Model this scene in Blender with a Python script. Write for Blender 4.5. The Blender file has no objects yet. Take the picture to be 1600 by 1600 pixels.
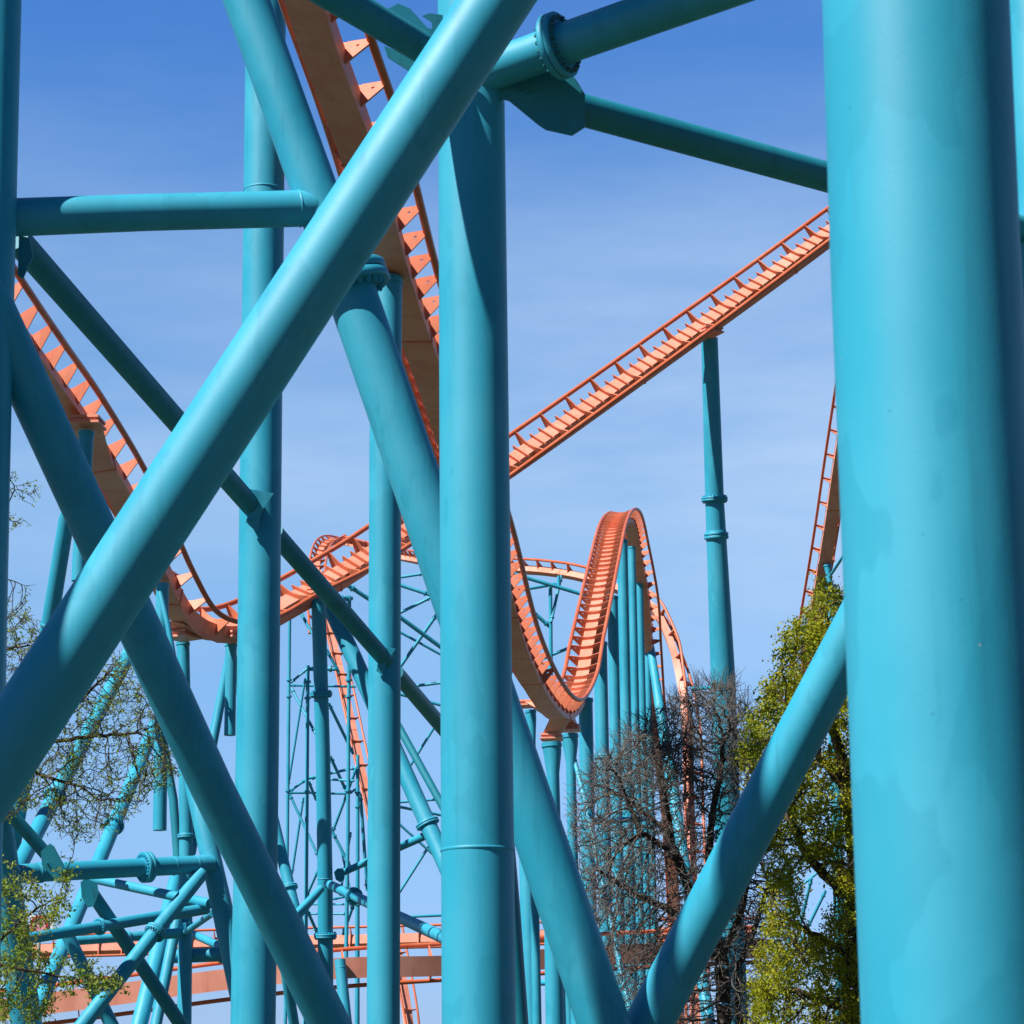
import bpy, bmesh, math, random
import numpy as np
from mathutils import Vector, Matrix
random.seed(7); rng = np.random.default_rng(7)
C = bpy.context.scene.collection
rad = math.radians
# ------------------------------------------------------------------ camera
F = 4000.0; PITCH = rad(14.0); ROLL = rad(0.6); CAM = Vector((0, 0, 1.7))
_f = Vector((0, math.cos(PITCH), math.sin(PITCH))); _u0 = Vector((0, -math.sin(PITCH), math.cos(PITCH))); _r0 = Vector((1, 0, 0))
CR = _r0 * math.cos(ROLL) - _u0 * math.sin(ROLL); CU = _u0 * math.cos(ROLL) + _r0 * math.sin(ROLL); CF = _f
def P(x, y, z): return CAM + CR * ((x - 800) / F * z) + CU * ((800 - y) / F * z) + CF * z
def PX(p):
    d = p - CAM; z = d.dot(CF); return 800 + d.dot(CR) / z * F, 800 - d.dot(CU) / z * F, z
cd = bpy.data.cameras.new('camera'); cam = bpy.data.objects.new('camera', cd); C.objects.link(cam)
cd.sensor_width = 36; cd.lens = 36 * F / 1600; cd.clip_start = 0.5; cd.clip_end = 9000
cam.matrix_world = Matrix(((CR.x, CU.x, -CF.x, CAM.x), (CR.y, CU.y, -CF.y, CAM.y), (CR.z, CU.z, -CF.z, CAM.z), (0, 0, 0, 1)))
cd.dof.use_dof = True; cd.dof.focus_distance = 75; cd.dof.aperture_fstop = 5.6
bpy.context.scene.camera = cam
# ------------------------------------------------------------------ materials
def newmat(name):
    m = bpy.data.materials.new(name); m.use_nodes = True; nt = m.node_tree
    return m, nt, nt.nodes['Principled BSDF']
def N(nt, t, **k):
    n = nt.nodes.new(t)
    for a, b in k.items(): setattr(n, a, b)
    return n
def ramp(nt, src, a, b, ca=(0, 0, 0, 1), cb=(1, 1, 1, 1)):
    r = N(nt, 'ShaderNodeValToRGB'); r.color_ramp.elements[0].position = a; r.color_ramp.elements[1].position = b
    r.color_ramp.elements[0].color = ca; r.color_ramp.elements[1].color = cb
    nt.links.new(src, r.inputs[0]); return r.outputs[0]
def mix(nt, f, a, b):
    m = N(nt, 'ShaderNodeMix', data_type='RGBA')
    if hasattr(f, 'is_output'): nt.links.new(f, m.inputs[0])
    else: m.inputs[0].default_value = f
    for s, i in ((a, 6), (b, 7)):
        if hasattr(s, 'is_output'): nt.links.new(s, m.inputs[i])
        else: m.inputs[i].default_value = (*s, 1) if len(s) == 3 else s
    return m.outputs[2]
def noise(nt, vec, scale, detail=4, rough=.55):
    n = N(nt, 'ShaderNodeTexNoise'); n.inputs['Scale'].default_value = scale; n.inputs['Detail'].default_value = detail
    n.inputs['Roughness'].default_value = rough
    if vec is not None: nt.links.new(vec, n.inputs['Vector'])
    return n.outputs['Fac']
def paint(name, base, fade, dirt, rough=.38, spec=.5, speck=(.6, .62, .5), chips=.86, coat=0.0, dirtamt=.5, spots=True):
    m, nt, b = newmat(name)
    g = N(nt, 'ShaderNodeNewGeometry'); pos = g.outputs['Position']
    n1 = noise(nt, pos, .55, 5)
    col = mix(nt, ramp(nt, n1, .38, .68), base, fade)
    # rolled repaint patches with a soft hard-ish edge
    mp = N(nt, 'ShaderNodeMapping'); mp.inputs['Scale'].default_value = (1, 1, .45); nt.links.new(pos, mp.inputs[0])
    n2 = noise(nt, mp.outputs[0], 1.1, 3, .6)
    f2 = ramp(nt, n2, .53, .54, (0, 0, 0, 1), (.42, .42, .42, 1))
    col = mix(nt, f2, col, tuple(c * .86 for c in base))
    # vertical grime
    mp2 = N(nt, 'ShaderNodeMapping'); mp2.inputs['Scale'].default_value = (7, 7, .35); nt.links.new(pos, mp2.inputs[0])
    n3 = noise(nt, mp2.outputs[0], 1.0, 6, .6)
    col = mix(nt, ramp(nt, n3, .56, .82, (0, 0, 0, 1), (dirtamt, dirtamt, dirtamt, 1)), col, dirt)
    if spots:
        v = N(nt, 'ShaderNodeTexVoronoi', feature='F1'); v.inputs['Scale'].default_value = 3.2; nt.links.new(pos, v.inputs['Vector'])
        w = noise(nt, pos, 9, 3)
        mth = N(nt, 'ShaderNodeMath', operation='MULTIPLY'); nt.links.new(v.outputs['Distance'], mth.inputs[0]); nt.links.new(w, mth.inputs[1])
        col = mix(nt, ramp(nt, mth.outputs[0], .0045, .009, (.7, .7, .7, 1), (0, 0, 0, 1)), col, speck)
        v2 = N(nt, 'ShaderNodeTexVoronoi', feature='F1'); v2.inputs['Scale'].default_value = 5.3; nt.links.new(pos, v2.inputs['Vector'])
        col = mix(nt, ramp(nt, v2.outputs['Distance'], .028, .05, (.6, .6, .6, 1), (0, 0, 0, 1)), col, dirt)
    nt.links.new(col, b.inputs['Base Color'])
    n5 = noise(nt, pos, 1.7, 9, .75); rsum = N(nt, 'ShaderNodeMath', operation='MULTIPLY_ADD'); rsum.inputs[1].default_value = .5; nt.links.new(n5, rsum.inputs[0]); rsum.inputs[2].default_value = .25
    nt.links.new(ramp(nt, rsum.outputs[0], .3, .7, (rough - .06,) * 3 + (1,), (rough + .1,) * 3 + (1,)), b.inputs['Roughness'])
    b.inputs['Specular IOR Level'].default_value = spec
    bp = N(nt, 'ShaderNodeBump'); bp.inputs['Strength'].default_value = .06; bp.inputs['Distance'].default_value = .01
    nt.links.new(noise(nt, pos, 60, 3), bp.inputs['Height']); nt.links.new(bp.outputs[0], b.inputs['Normal'])
    return m
TEAL = paint('teal_paint', (.018, .34, .50), (.045, .39, .55), (.010, .20, .29), rough=.5, spec=.5, dirtamt=.55)
TEALD = paint('shaded_teal_paint', (.007, .23, .32), (.018, .27, .36), (.010, .10, .09), rough=.52, spec=.45, dirtamt=.75)  # darker copy of the teal: shade on these members put into the colour
SALM = paint('salmon_spine_paint', (.77, .285, .19), (.83, .38, .28), (.38, .11, .055), rough=.5, spec=.4, speck=(.3, .12, .08))
TIE = paint('orange_tie_paint', (.70, .19, .095), (.76, .26, .15), (.34, .08, .035), rough=.5, spec=.4, speck=(.3, .12, .08))
RAIL = paint('orange_rail_paint', (.56, .12, .045), (.62, .18, .09), (.25, .06, .03), rough=.42, spec=.5, speck=(.3, .12, .08))
def simple(name, col, col2, scale, rough=.8, spec=.3):
    m, nt, b = newmat(name); g = N(nt, 'ShaderNodeNewGeometry')
    nt.links.new(mix(nt, ramp(nt, noise(nt, g.outputs['Position'], scale, 6), .35, .65), col, col2), b.inputs['Base Color'])
    b.inputs['Roughness'].default_value = rough; b.inputs['Specular IOR Level'].default_value = spec
    return m
BOLT = simple('shaded_bolt_steel', (.03, .10, .12), (.02, .2, .24), 20, .5, .4)  # shade on the top beam's flange bolts, put into their colour
BARKD = simple('dark_bark', (.035, .028, .024), (.085, .07, .06), 9)
TWIG = simple('grey_twig_bark', (.06, .053, .050), (.17, .155, .145), 2.0)
BARK = simple('brown_bark', (.04, .03, .02), (.09, .065, .045), 8)
def leafmat(name, a, b_, c):
    m, nt, b = newmat(name); g = N(nt, 'ShaderNodeNewGeometry')
    col = mix(nt, ramp(nt, noise(nt, g.outputs['Position'], .9, 3), .40, .62), a, b_)
    col = mix(nt, ramp(nt, noise(nt, g.outputs['Position'], 6.5, 2), .52, .7), col, c)
    nt.links.new(col, b.inputs['Base Color']); b.inputs['Roughness'].default_value = .5; b.inputs['Specular IOR Level'].default_value = .25
    tr = N(nt, 'ShaderNodeBsdfTranslucent'); nt.links.new(col, tr.inputs['Color'])
    ms = N(nt, 'ShaderNodeMixShader'); ms.inputs[0].default_value = .38
    nt.links.new(b.outputs[0], ms.inputs[1]); nt.links.new(tr.outputs[0], ms.inputs[2])
    nt.links.new(ms.outputs[0], nt.nodes['Material Output'].inputs[0]); return m
LEAFY = leafmat('yellow_green_leaf', (.30, .35, .014), (.42, .39, .018), (.16, .25, .018))
LEAFG = leafmat('spring_green_leaf', (.24, .38, .03), (.36, .42, .07), (.15, .28, .02))
GRASS = simple('grass', (.04, .05, .02), (.06, .065, .03), .3)
CONC = simple('footing_concrete', (.32, .31, .29), (.42, .41, .38), 3)
# ------------------------------------------------------------------ object helpers
def link(name, bm_or_data, mat=None, parent=None, origin=Vector((0, 0, 0))):
    """verts are given in world space; stored relative to origin"""
    me = bpy.data.meshes.new(name)
    if isinstance(bm_or_data, bmesh.types.BMesh):
        bm = bm_or_data; bmesh.ops.translate(bm, verts=bm.verts, vec=-origin); bm.to_mesh(me); bm.free()
    else:
        vs, fs, sm = bm_or_data
        vs = np.asarray(vs, dtype=float) - np.array(origin)
        me.from_pydata(vs.tolist(), [], fs)
        if sm is True: me.polygons.foreach_set('use_smooth', [True] * len(fs))
        elif sm: me.polygons.foreach_set('use_smooth', sm)
    if mat: me.materials.append(mat)
    o = bpy.data.objects.new(name, me); C.objects.link(o)
    if parent: o.parent = parent; o.location = origin - parent.location
    else: o.location = origin
    return o
def tag(o, label, cat, group=None):
    o['label'] = label; o['category'] = cat
    if group: o['group'] = group
    return o
def thing(name, label, cat, loc, group=None):
    o = bpy.data.objects.new(name, None); C.objects.link(o); o.location = loc; o.empty_display_size = .3
    return tag(o, label, cat, group)
class MB:
    def __init__(s): s.v = []; s.f = []; s.s = []
    def ring(s, c, a, b, r, n, ph=0):
        i0 = len(s.v)
        for k in range(n):
            t = 2 * math.pi * k / n + ph; s.v.append(tuple(c + a * (r * math.cos(t)) + b * (r * math.sin(t))))
        return i0
    def tube(s, pts, rs, n=24, caps=True, smooth=True):
        T = [(pts[min(i + 1, len(pts) - 1)] - pts[max(i - 1, 0)]).normalized() for i in range(len(pts))]
        a = T[0].orthogonal().normalized(); rings = []
        for i, p in enumerate(pts):
            a = (a - T[i] * a.dot(T[i])).normalized(); b = T[i].cross(a); rings.append(s.ring(p, a, b, rs[i], n)); 
            if i == 0: fa = (a, b)
            la = (a, b)
        for i in range(len(rings) - 1):
            for k in range(n):
                k2 = (k + 1) % n; s.f.append((rings[i] + k, rings[i] + k2, rings[i + 1] + k2, rings[i + 1] + k)); s.s.append(smooth)
        if caps:
            i = s.ring(pts[0], *fa, rs[0], n); s.f.append(tuple(i + k for k in reversed(range(n)))); s.s.append(False)
            i = s.ring(pts[-1], *la, rs[-1], n); s.f.append(tuple(i + k for k in range(n))); s.s.append(False)
    def prism(s, poly, nrm, th):
        h = nrm * (th / 2); n = len(poly); i = len(s.v)
        # sides share nothing with the caps
        for p in poly: s.v.append(tuple(p - h))
        for p in poly: s.v.append(tuple(p + h))
        s.f.append(tuple(i + k for k in reversed(range(n)))); s.f.append(tuple(i + n + k for k in range(n)))
        for k in range(n): k2 = (k + 1) % n; s.f.append((i + k, i + k2, i + n + k2, i + n + k))
        s.s += [False] * (n + 2)
    def box(s, c, ax, ay, az, sx, sy, sz):
        pts = [c + ax * (sx * x) + ay * (sy * y) for x, y in ((-.5, -.5), (.5, -.5), (.5, .5), (-.5, .5))]
        s.prism(pts, az, sz)
    def data(s): return (s.v, s.f, s.s)
def frame_of(T):
    a = T.orthogonal().normalized(); return a, T.cross(a)
def flange_mesh(p, T, r, fr, th, nb=16, bolts=True):
    """two bolted discs round a tube; hex bolts on both faces"""
    m = MB(); a, b = frame_of(T)
    for q in (-1, 1):
        c = p + T * (q * th * .27); e = th * .24
        ch = fr * r * .03
        m.tube([c - T * e, c - T * (e - ch), c + T * (e - ch), c + T * e], [fr * r - ch, fr * r, fr * r, fr * r - ch], 40)
    m.tube([p - T * th * .9, p - T * th * .5], [r * 1.015, r * 1.06], 32, caps=False); m.tube([p + T * th * .5, p + T * th * .9], [r * 1.06, r * 1.015], 32, caps=False)
    n1 = len(m.f)
    if bolts:
        rb = (fr + 1.02) / 2 * r; br = min((fr - 1) * r * .27, 2 * math.pi * rb / nb * .34)
        for k in range(nb):
            t = 2 * math.pi * k / nb; c = p + (a * math.cos(t) + b * math.sin(t)) * rb
            for q in (-1, 1):
                c2 = c + T * (q * th * .5)
                m.tube([c2, c2 + T * (q * br * 1.1)], [br, br], 6, smooth=False)
                m.tube([c2 + T * (q * br * 1.1), c2 + T * (q * br * 1.7)], [br * .55, br * .5], 6, smooth=False)
    return m.data(), n1
def bead(p, T, r, th=.02):
    m = MB(); m.tube([p - T * th, p, p + T * th], [r * 1.0, r + th * .8, r * 1.0], 40, caps=False); return m.data()
GC = 'teal support columns of the coaster'; GB = 'teal diagonal braces of the coaster'; GH = 'teal cross beams of the coaster'; GL = 'leaning teal support legs'
BIG = [6, 32, 40, 56]
def tube(label, pts, name='coaster_support', cat='coaster support', group=GC, mat=None, flanges=(), beads=(), ext=(0, 0), ground=False,
         vertical=None, n=None, cap=None, plates=()):
    """pts: (x, y, width_px, depth). vertical: one depth for an upright tube whose points are picked at different heights."""
    mat = mat or TEAL
    W = []; R = []
    if vertical:
        x0, y0 = pts[0][:2]; Y = P(x0, y0, vertical).y
        q = []
        for x, y, w in [p[:3] for p in pts]:
            z = vertical
            for _ in range(6): z *= Y / P(x, y, z).y
            q.append((x, y, w, z))
        pts = q
    for x, y, w, z in pts: W.append(P(x, y, z)); R.append(w * z / F / 2)
    d = (W[0] - W[1]).normalized()
    if ext[0]: W.insert(0, W[0] + d * ext[0]); R.insert(0, R[0])
    d = (W[-1] - W[-2]).normalized()
    if ground and d.z < -.05:
        k = (W[-1].z + .05) / -d.z; W.append(W[-1] + d * k); R.append(R[-1])
    elif ext[1]: W.append(W[-1] + d * ext[1]); R.append(R[-1])
    px = max(p[2] for p in pts); n = n or (64 if px > 50 else 40 if px > 18 else 20 if px > 8 else 12)
    m = MB(); m.tube(W, R, n); origin = W[-1]
    multi = flanges or beads or cap or plates or ground
    if not multi:
        o = link(name, m.data(), mat, None, origin); tag(o, label, cat, group); return o, W, R
    t = thing(name, label, cat, origin, group)
    link('shaft', m.data(), mat, t, origin)
    def locate(fx, fy):
        best = None
        for i in range(len(W) - 1):
            for k in range(201):
                q = W[i].lerp(W[i + 1], k / 200); a = PX(q); e = (a[0] - fx) ** 2 + (a[1] - fy) ** 2
                if best is None or e < best[0]: best = (e, q, (W[i + 1] - W[i]).normalized(), R[i] + (R[i + 1] - R[i]) * k / 200)
        return best[1:]
    for fl in flanges:
        fx, fy = fl[:2]; fr = fl[2] if len(fl) > 2 else 1.45; th = (fl[3] if len(fl) > 3 else .55); nb = fl[4] if len(fl) > 4 else 16
        q, T, r = locate(fx, fy)
        fm, n1 = flange_mesh(q, T, r, fr, th * r, nb); fo = link('flange', fm, mat, t, q); fo.data.materials.append(BOLT if fl[0] == 872 else mat); fo.data.polygons.foreach_set('material_index', [0] * n1 + [1] * (len(fm[1]) - n1))
    for bx, by in beads:
        q, T, r = locate(bx, by); link('weld_bead', bead(q, T, r), mat, t, q)
    if cap:
        T = (W[0] - W[1]).normalized(); r = R[0]; m = MB(); e = r * .22
        m.tube([W[0] - T * e, W[0] + T * e * .2], [r * cap, r * cap], 36); m.tube([W[0] + T * e * .3, W[0] + T * e * 1.1], [r * cap * .96, r * cap * .96], 36)
        link('cap_flange', m.data(), mat, t, W[0])
    for pl in plates:
        link(pl[0], plate(*pl[1:]), mat, t, P(*pl[1][0], pl[2]))
    if ground:
        b = W[-1]; r = R[-1]; m = MB(); g = Vector((b.x, b.y, 0)); Z = Vector((0, 0, 1))
        m.tube([g + Z * .0, g + Z * .05], [r * 1.7, r * 1.7], 24)
        for k in range(8):
            c = g + Vector((math.cos(k * .785), math.sin(k * .785), 0)) * r * 1.45; m.tube([c + Z * .05, c + Z * .12], [.03, .03], 6, smooth=False)
        link('base_plate', m.data(), mat, t, g)
    return t, W, R
def plate(poly, z, th=.06, tilt=0.0, bolts=()):
    """flat steel plate facing mostly the camera; tilt gives depth per pixel in x"""
    pts = [P(x, y, z + (x - poly[0][0]) * tilt) for x, y in poly]
    nrm = (pts[1] - pts[0]).cross(pts[len(pts) // 2] - pts[0]).normalized()
    if nrm.dot(CAM - pts[0]) < 0: nrm = -nrm; pts = pts[::-1]; 
    m = MB(); m.prism(pts, nrm if True else nrm, th)
    for x, y, r in bolts:
        c = P(x, y, z + (x - poly[0][0]) * tilt); rr = r * z / F
        m.tube([c + nrm * th * .5, c + nrm * (th * .5 + rr * 1.4)], [rr, rr], 6, smooth=False)
        m.tube([c + nrm * (th * .5 + rr * 1.4), c + nrm * (th * .5 + rr * 2)], [rr * .5, rr * .5], 6, smooth=False)
    return m.data()
def brace(label, pts, **k):
    k.setdefault('name', 'diagonal_brace'); k.setdefault('cat', 'brace'); k.setdefault('group', GB); return tube(label, pts, **k)
def beam(label, pts, **k):
    k.setdefault('name', 'cross_beam'); k.setdefault('cat', 'beam'); k.setdefault('group', GH); return tube(label, pts, **k)
def leg(label, pts, **k):
    k.setdefault('name', 'leaning_support'); k.setdefault('cat', 'leaning support'); k.setdefault('group', GL); return tube(label, pts, **k)
exec_parts = []
#@@FOREGROUND
# ================================================================== big foreground members
tube('very wide teal column closest to the viewer, out of focus at the right', [(1430, 0, 289), (1445, 400, 294), (1502, 1550, 315)], vertical=12.4, ext=(4, 0), ground=True)
tube('teal column half hidden past the right side of the very wide near column', [(1616, 0, 86), (1640, 700, 88), (1660, 1500, 92)], vertical=38.5, ext=(6, 0), ground=True)
tube('broad teal column in the middle with a raised weld seam low down', [(737, 200, 104), (742, 800, 110), (748, 1550, 116)], vertical=31.6, ext=(9, 0), ground=True,
     beads=[(746, 1331)])
tube('dark teal column cut by the left side of the frame', [(-9, 0, 84), (-24, 550, 87), (-40, 1073, 91)], vertical=40.6, ext=(6, 0), ground=True)
tube('upright teal column behind the long rising diagonal, left of the steep diagonal', [(413.5, 200, 63), (402.5, 1150, 67), (397, 1500, 70)], vertical=50, ext=(14, 0), ground=True,
     beads=[(410, 298)], plates=[('gusset_plate', [(386, 763), (428, 771), (424, 776), (408, 800), (402, 832), (384, 816), (392, 792)], 47.5, .05, 0.0, [(391, 812, 2.2)])])
tube('upright teal column carrying the track over the bolted joint, just left of the middle column', [(605, 440, 47), (602, 700, 50), (599, 1590, 52)], vertical=55.6, ground=True, cap=1.06,
     plates=[('gusset_plate', [(586, 1009), (618, 1014), (612, 1022), (604, 1034), (598, 1056), (588, 1048), (592, 1030)], 53.1, .05, 0.0, [(594, 1044, 1.6)])])
tube('dark narrow column leaning out from behind the foot of the middle column', [(772, 1215, 46, 67), (789, 1420, 48, 66), (801, 1600, 50, 65)], ground=True, mat=TEALD)
brace('longest teal diagonal, rising from lower left to the top centre in front of everything', [(776, 0, 107, 27.6), (421, 543, 109.5, 27.0), (67, 1085, 112, 26.5)], ext=(5, 4))
t, W, R = brace('steep teal diagonal with a bolted joint, running down behind the middle column', [(385, 0, 71, 42.3), (543, 440, 73.5, 41.2)], ext=(5, 0), flanges=[(544, 441, 1.78, .85, 22)])
m = MB(); pp = [P(543, 440, 41.2), P(564, 500, 41.0), P(937, 1580, 39.6)]; pp.append(pp[-1] + (pp[-1] - pp[-2]).normalized() * 3.2)
m.tube(pp, [.405, .405, .405, .405], 64); link('lower_shaft', m.data(), TEAL, t, pp[0])
brace('teal diagonal rising to the right in front of the two trees', [(1618, 445, 74, 39.5), (1248.5, 1150, 74.5, 40), (1013, 1600, 75, 40.3)], ext=(0, .9), beads=[(1583, 500)])
beam('level teal beam at upper left, lit along its top edge', [(13, 340, 60, 40.15), (230, 332, 58, 40.7), (500, 325, 57, 41.4)], beads=[(16, 340), (468, 326)])
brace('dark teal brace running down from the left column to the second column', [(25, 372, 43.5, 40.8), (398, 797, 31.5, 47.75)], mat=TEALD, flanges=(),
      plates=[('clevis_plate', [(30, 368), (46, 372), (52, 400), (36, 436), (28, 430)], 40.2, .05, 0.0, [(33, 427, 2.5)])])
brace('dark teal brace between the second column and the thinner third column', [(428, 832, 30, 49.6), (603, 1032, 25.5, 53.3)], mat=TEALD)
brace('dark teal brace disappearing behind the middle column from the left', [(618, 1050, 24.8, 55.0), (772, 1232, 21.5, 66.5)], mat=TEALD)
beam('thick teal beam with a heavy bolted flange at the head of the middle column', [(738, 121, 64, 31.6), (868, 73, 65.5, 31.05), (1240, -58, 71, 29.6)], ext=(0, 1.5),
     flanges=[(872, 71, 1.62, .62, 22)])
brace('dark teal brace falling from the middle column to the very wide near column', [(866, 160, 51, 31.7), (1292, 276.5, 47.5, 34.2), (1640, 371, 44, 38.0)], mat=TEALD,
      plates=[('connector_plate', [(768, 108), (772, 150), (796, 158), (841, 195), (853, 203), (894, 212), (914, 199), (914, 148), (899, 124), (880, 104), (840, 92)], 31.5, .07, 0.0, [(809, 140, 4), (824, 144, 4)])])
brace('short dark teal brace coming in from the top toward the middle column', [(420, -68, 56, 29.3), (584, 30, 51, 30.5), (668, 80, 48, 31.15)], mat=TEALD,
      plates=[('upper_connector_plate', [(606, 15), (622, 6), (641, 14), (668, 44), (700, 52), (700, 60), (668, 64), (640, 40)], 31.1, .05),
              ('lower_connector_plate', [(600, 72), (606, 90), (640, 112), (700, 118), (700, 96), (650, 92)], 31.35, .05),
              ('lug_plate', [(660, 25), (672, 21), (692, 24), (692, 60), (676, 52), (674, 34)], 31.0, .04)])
#@@COLS
# ================================================================== columns under the hill and the tall pole
tube('tall slender teal pole holding the rising straight track, with a bolted flange halfway', [(1108.5, 528, 26, 102), (1116.5, 780, 29.5, 101.6), (1129.5, 1055, 38.5, 101), (1138, 1300, 41, 100.6)], ground=True,
     flanges=[(1117, 780, 1.4, .45, 18), (1119, 838, 1.22, .6, 2)])
hill = [(915, 1094, 22, 109.5, 'widest teal column of the close row under the far hill of track'), (938, 1006, 21, 118.5, 'second teal column from the left in the row under the far hill of track'),
        (957, 934, 17, 123, 'third teal column from the left in the row under the far hill of track'), (972, 846, 17, 151, 'tallest teal column reaching the crest of the far hill of track'),
        (987, 856, 12.5, 158, 'narrow teal column just right of the tallest one under the far hill'), (999, 906, 11.5, 166, 'narrow teal column third from the right under the far hill of track'),
        (1011, 986, 10, 172, 'shortest thin teal column at the right end of the row under the far hill')]
for i, (x, y, w, z, lb) in enumerate(hill):
    s = (x - 630) / 16000
    tube(lb, [(x, y, w), (x + s * (1600 - y), 1600, w * 1.06)], vertical=z, ground=True, cap=1.1, group='row of columns under the far hill', flanges=[(x + s * (1184 - y), 1184, 1.25, .5, 10)] if i == 1 else ())
leg('dark teal leg leaning outward at the right end of the row under the far hill', [(1012, 982, 11, 173), (1030, 1100, 15, 168), (1048, 1215, 18, 163)], ground=True)
for (x, y, w, w2, z, lb) in ((829, 1112, 17, 12, 92, 'teal column under the descending track, beside the right edge of the middle column'),
                         (862, 1164, 30, 20, 101, 'teal column with a wide tapered head under the dip of the track'),
                         (890, 1150, 26, 15, 106, 'teal column with a wide tapered head right of its twin under the dip')):
    s = (x - 630) / 16000; q = w2
    tube(lb, [(x, y, w), (x + 1, y + 12, w * .95), (x + 2, y + 45, q), (x + s * (1600 - y) + 4, 1600, q * 1.25)], vertical=z, ground=True, cap=1.08, group='columns under the dip of the track')
leg('thin teal strut leaning right from the tapered column under the dip', [(896, 1180, 7, 106), (916, 1260, 9, 104), (950, 1420, 10, 101)], ground=True)
tube('pale teal column low down right of the middle column, left of its wider twin', [(824, 1340, 26), (830, 1600, 27)], vertical=98, ground=True)
tube('teal column partly behind the lower right end of the steep diagonal', [(862, 1330, 27), (867, 1600, 29)], vertical=95, ground=True)
tube('teal column emerging at the bottom behind the steep diagonal', [(886, 1540, 14), (890, 1600, 14)], vertical=110, ground=True, ext=(3, 0))
beam('short teal beam joining two columns low down right of the middle column', [(838, 1536, 9, 97), (868, 1535, 9, 96)])
beam('teal beam lying across the row of columns, seen through the bare tree', [(930, 1284, 9, 104), (1012, 1279, 9, 108)])
beam('short teal arm from the tall slender pole to the far curving track', [(1083, 1076, 6, 103), (1128, 1073, 7, 101)], flanges=[(1085, 1076, 1.5, .8, 6)])
#@@LEFT
# ================================================================== lower left frame
leg('thick sunlit teal leg at the lower left corner behind the leaves', [(-24, 1140, 44, 61.5), (3, 1331, 46, 62), (41, 1600, 49, 62.5)], ground=True)
beam('level teal beam at lower left with a big bolted flange', [(-2, 1367, 30, 62), (29, 1365, 29.5, 62.5), (330, 1350, 28.5, 66)], flanges=[(229, 1356, 1.68, .9, 22), (62, 1363, 1.12, .5, 12)], beads=[(271, 1353), (306, 1351)])
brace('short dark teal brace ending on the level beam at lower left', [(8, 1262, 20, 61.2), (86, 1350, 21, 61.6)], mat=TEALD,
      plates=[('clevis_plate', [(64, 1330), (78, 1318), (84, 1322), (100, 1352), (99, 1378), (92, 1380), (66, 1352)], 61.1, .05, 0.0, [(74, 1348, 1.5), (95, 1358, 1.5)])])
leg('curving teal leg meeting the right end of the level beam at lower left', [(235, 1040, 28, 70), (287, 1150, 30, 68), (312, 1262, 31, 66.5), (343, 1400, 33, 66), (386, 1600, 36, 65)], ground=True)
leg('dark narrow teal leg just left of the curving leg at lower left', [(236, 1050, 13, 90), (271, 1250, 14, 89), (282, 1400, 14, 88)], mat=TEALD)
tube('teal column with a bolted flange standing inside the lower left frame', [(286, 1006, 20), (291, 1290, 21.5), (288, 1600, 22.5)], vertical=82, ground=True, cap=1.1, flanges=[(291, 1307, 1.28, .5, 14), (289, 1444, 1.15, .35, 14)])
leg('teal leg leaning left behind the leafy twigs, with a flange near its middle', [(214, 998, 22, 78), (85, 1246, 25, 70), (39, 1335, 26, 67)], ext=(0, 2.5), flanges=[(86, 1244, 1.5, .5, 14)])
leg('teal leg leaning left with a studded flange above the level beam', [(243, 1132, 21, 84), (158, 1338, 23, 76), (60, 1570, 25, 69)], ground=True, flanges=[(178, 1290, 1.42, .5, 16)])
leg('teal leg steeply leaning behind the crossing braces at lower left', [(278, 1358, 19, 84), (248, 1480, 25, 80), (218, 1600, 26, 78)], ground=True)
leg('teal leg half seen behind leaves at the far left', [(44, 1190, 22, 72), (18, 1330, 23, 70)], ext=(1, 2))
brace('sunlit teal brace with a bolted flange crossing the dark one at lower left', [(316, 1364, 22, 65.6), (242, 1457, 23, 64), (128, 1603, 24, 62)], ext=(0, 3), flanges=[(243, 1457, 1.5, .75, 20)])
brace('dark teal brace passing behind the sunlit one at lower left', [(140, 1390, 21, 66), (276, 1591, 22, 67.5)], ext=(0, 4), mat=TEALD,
      plates=[('clevis_plate', [(126, 1378), (134, 1372), (152, 1380), (154, 1396), (146, 1416), (138, 1418), (128, 1402)], 65.4, .05)])
brace('teal brace sloping down right just under the level beam at lower left', [(150, 1374, 14.5, 72), (328, 1412, 16, 68)])
beam('teal beam slightly rising to the right, with a flange, below the level beam', [(22, 1470, 18, 63), (322, 1420, 17.5, 68.5)], flanges=[(156, 1447, 1.5, .7, 16)])
beam('thinner teal beam behind the rising beam in the lower left frame', [(108, 1471, 13.5, 76), (280, 1458, 16, 78)], flanges=[(199, 1464, 1.4, .6, 14)])
brace('teal leg falling right from the rising beam into the bottom leaves', [(103, 1456, 20, 70), (176, 1605, 22, 70)], ext=(0, 3))
beam('short thick teal beam low down between the frame and the second column', [(250, 1495, 21.5, 80), (350, 1491, 22.5, 80)], flanges=[(346, 1491, 1.25, .5, 16)])
brace('short teal brace falling right toward the second column', [(298, 1458, 12, 83), (352, 1482, 14, 80)])
brace('short pale teal strut rising right beside the column in the lower left frame', [(288, 1458, 10, 80), (332, 1427, 11, 72)], plates=[('clevis_plate', [(274, 1442), (291, 1442), (291, 1452), (286, 1472), (278, 1456)], 79.5, .05)])
tube('thin teal column at the bottom between the leaning leg and the flanged column', [(246, 1500, 12), (244, 1600, 12)], vertical=95, ground=True)
tube('stubby teal column end hanging under the left descending track', [(135, 677, 24), (129, 790, 23), (123, 908, 23)], vertical=67.4, cap=1.08)
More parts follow.
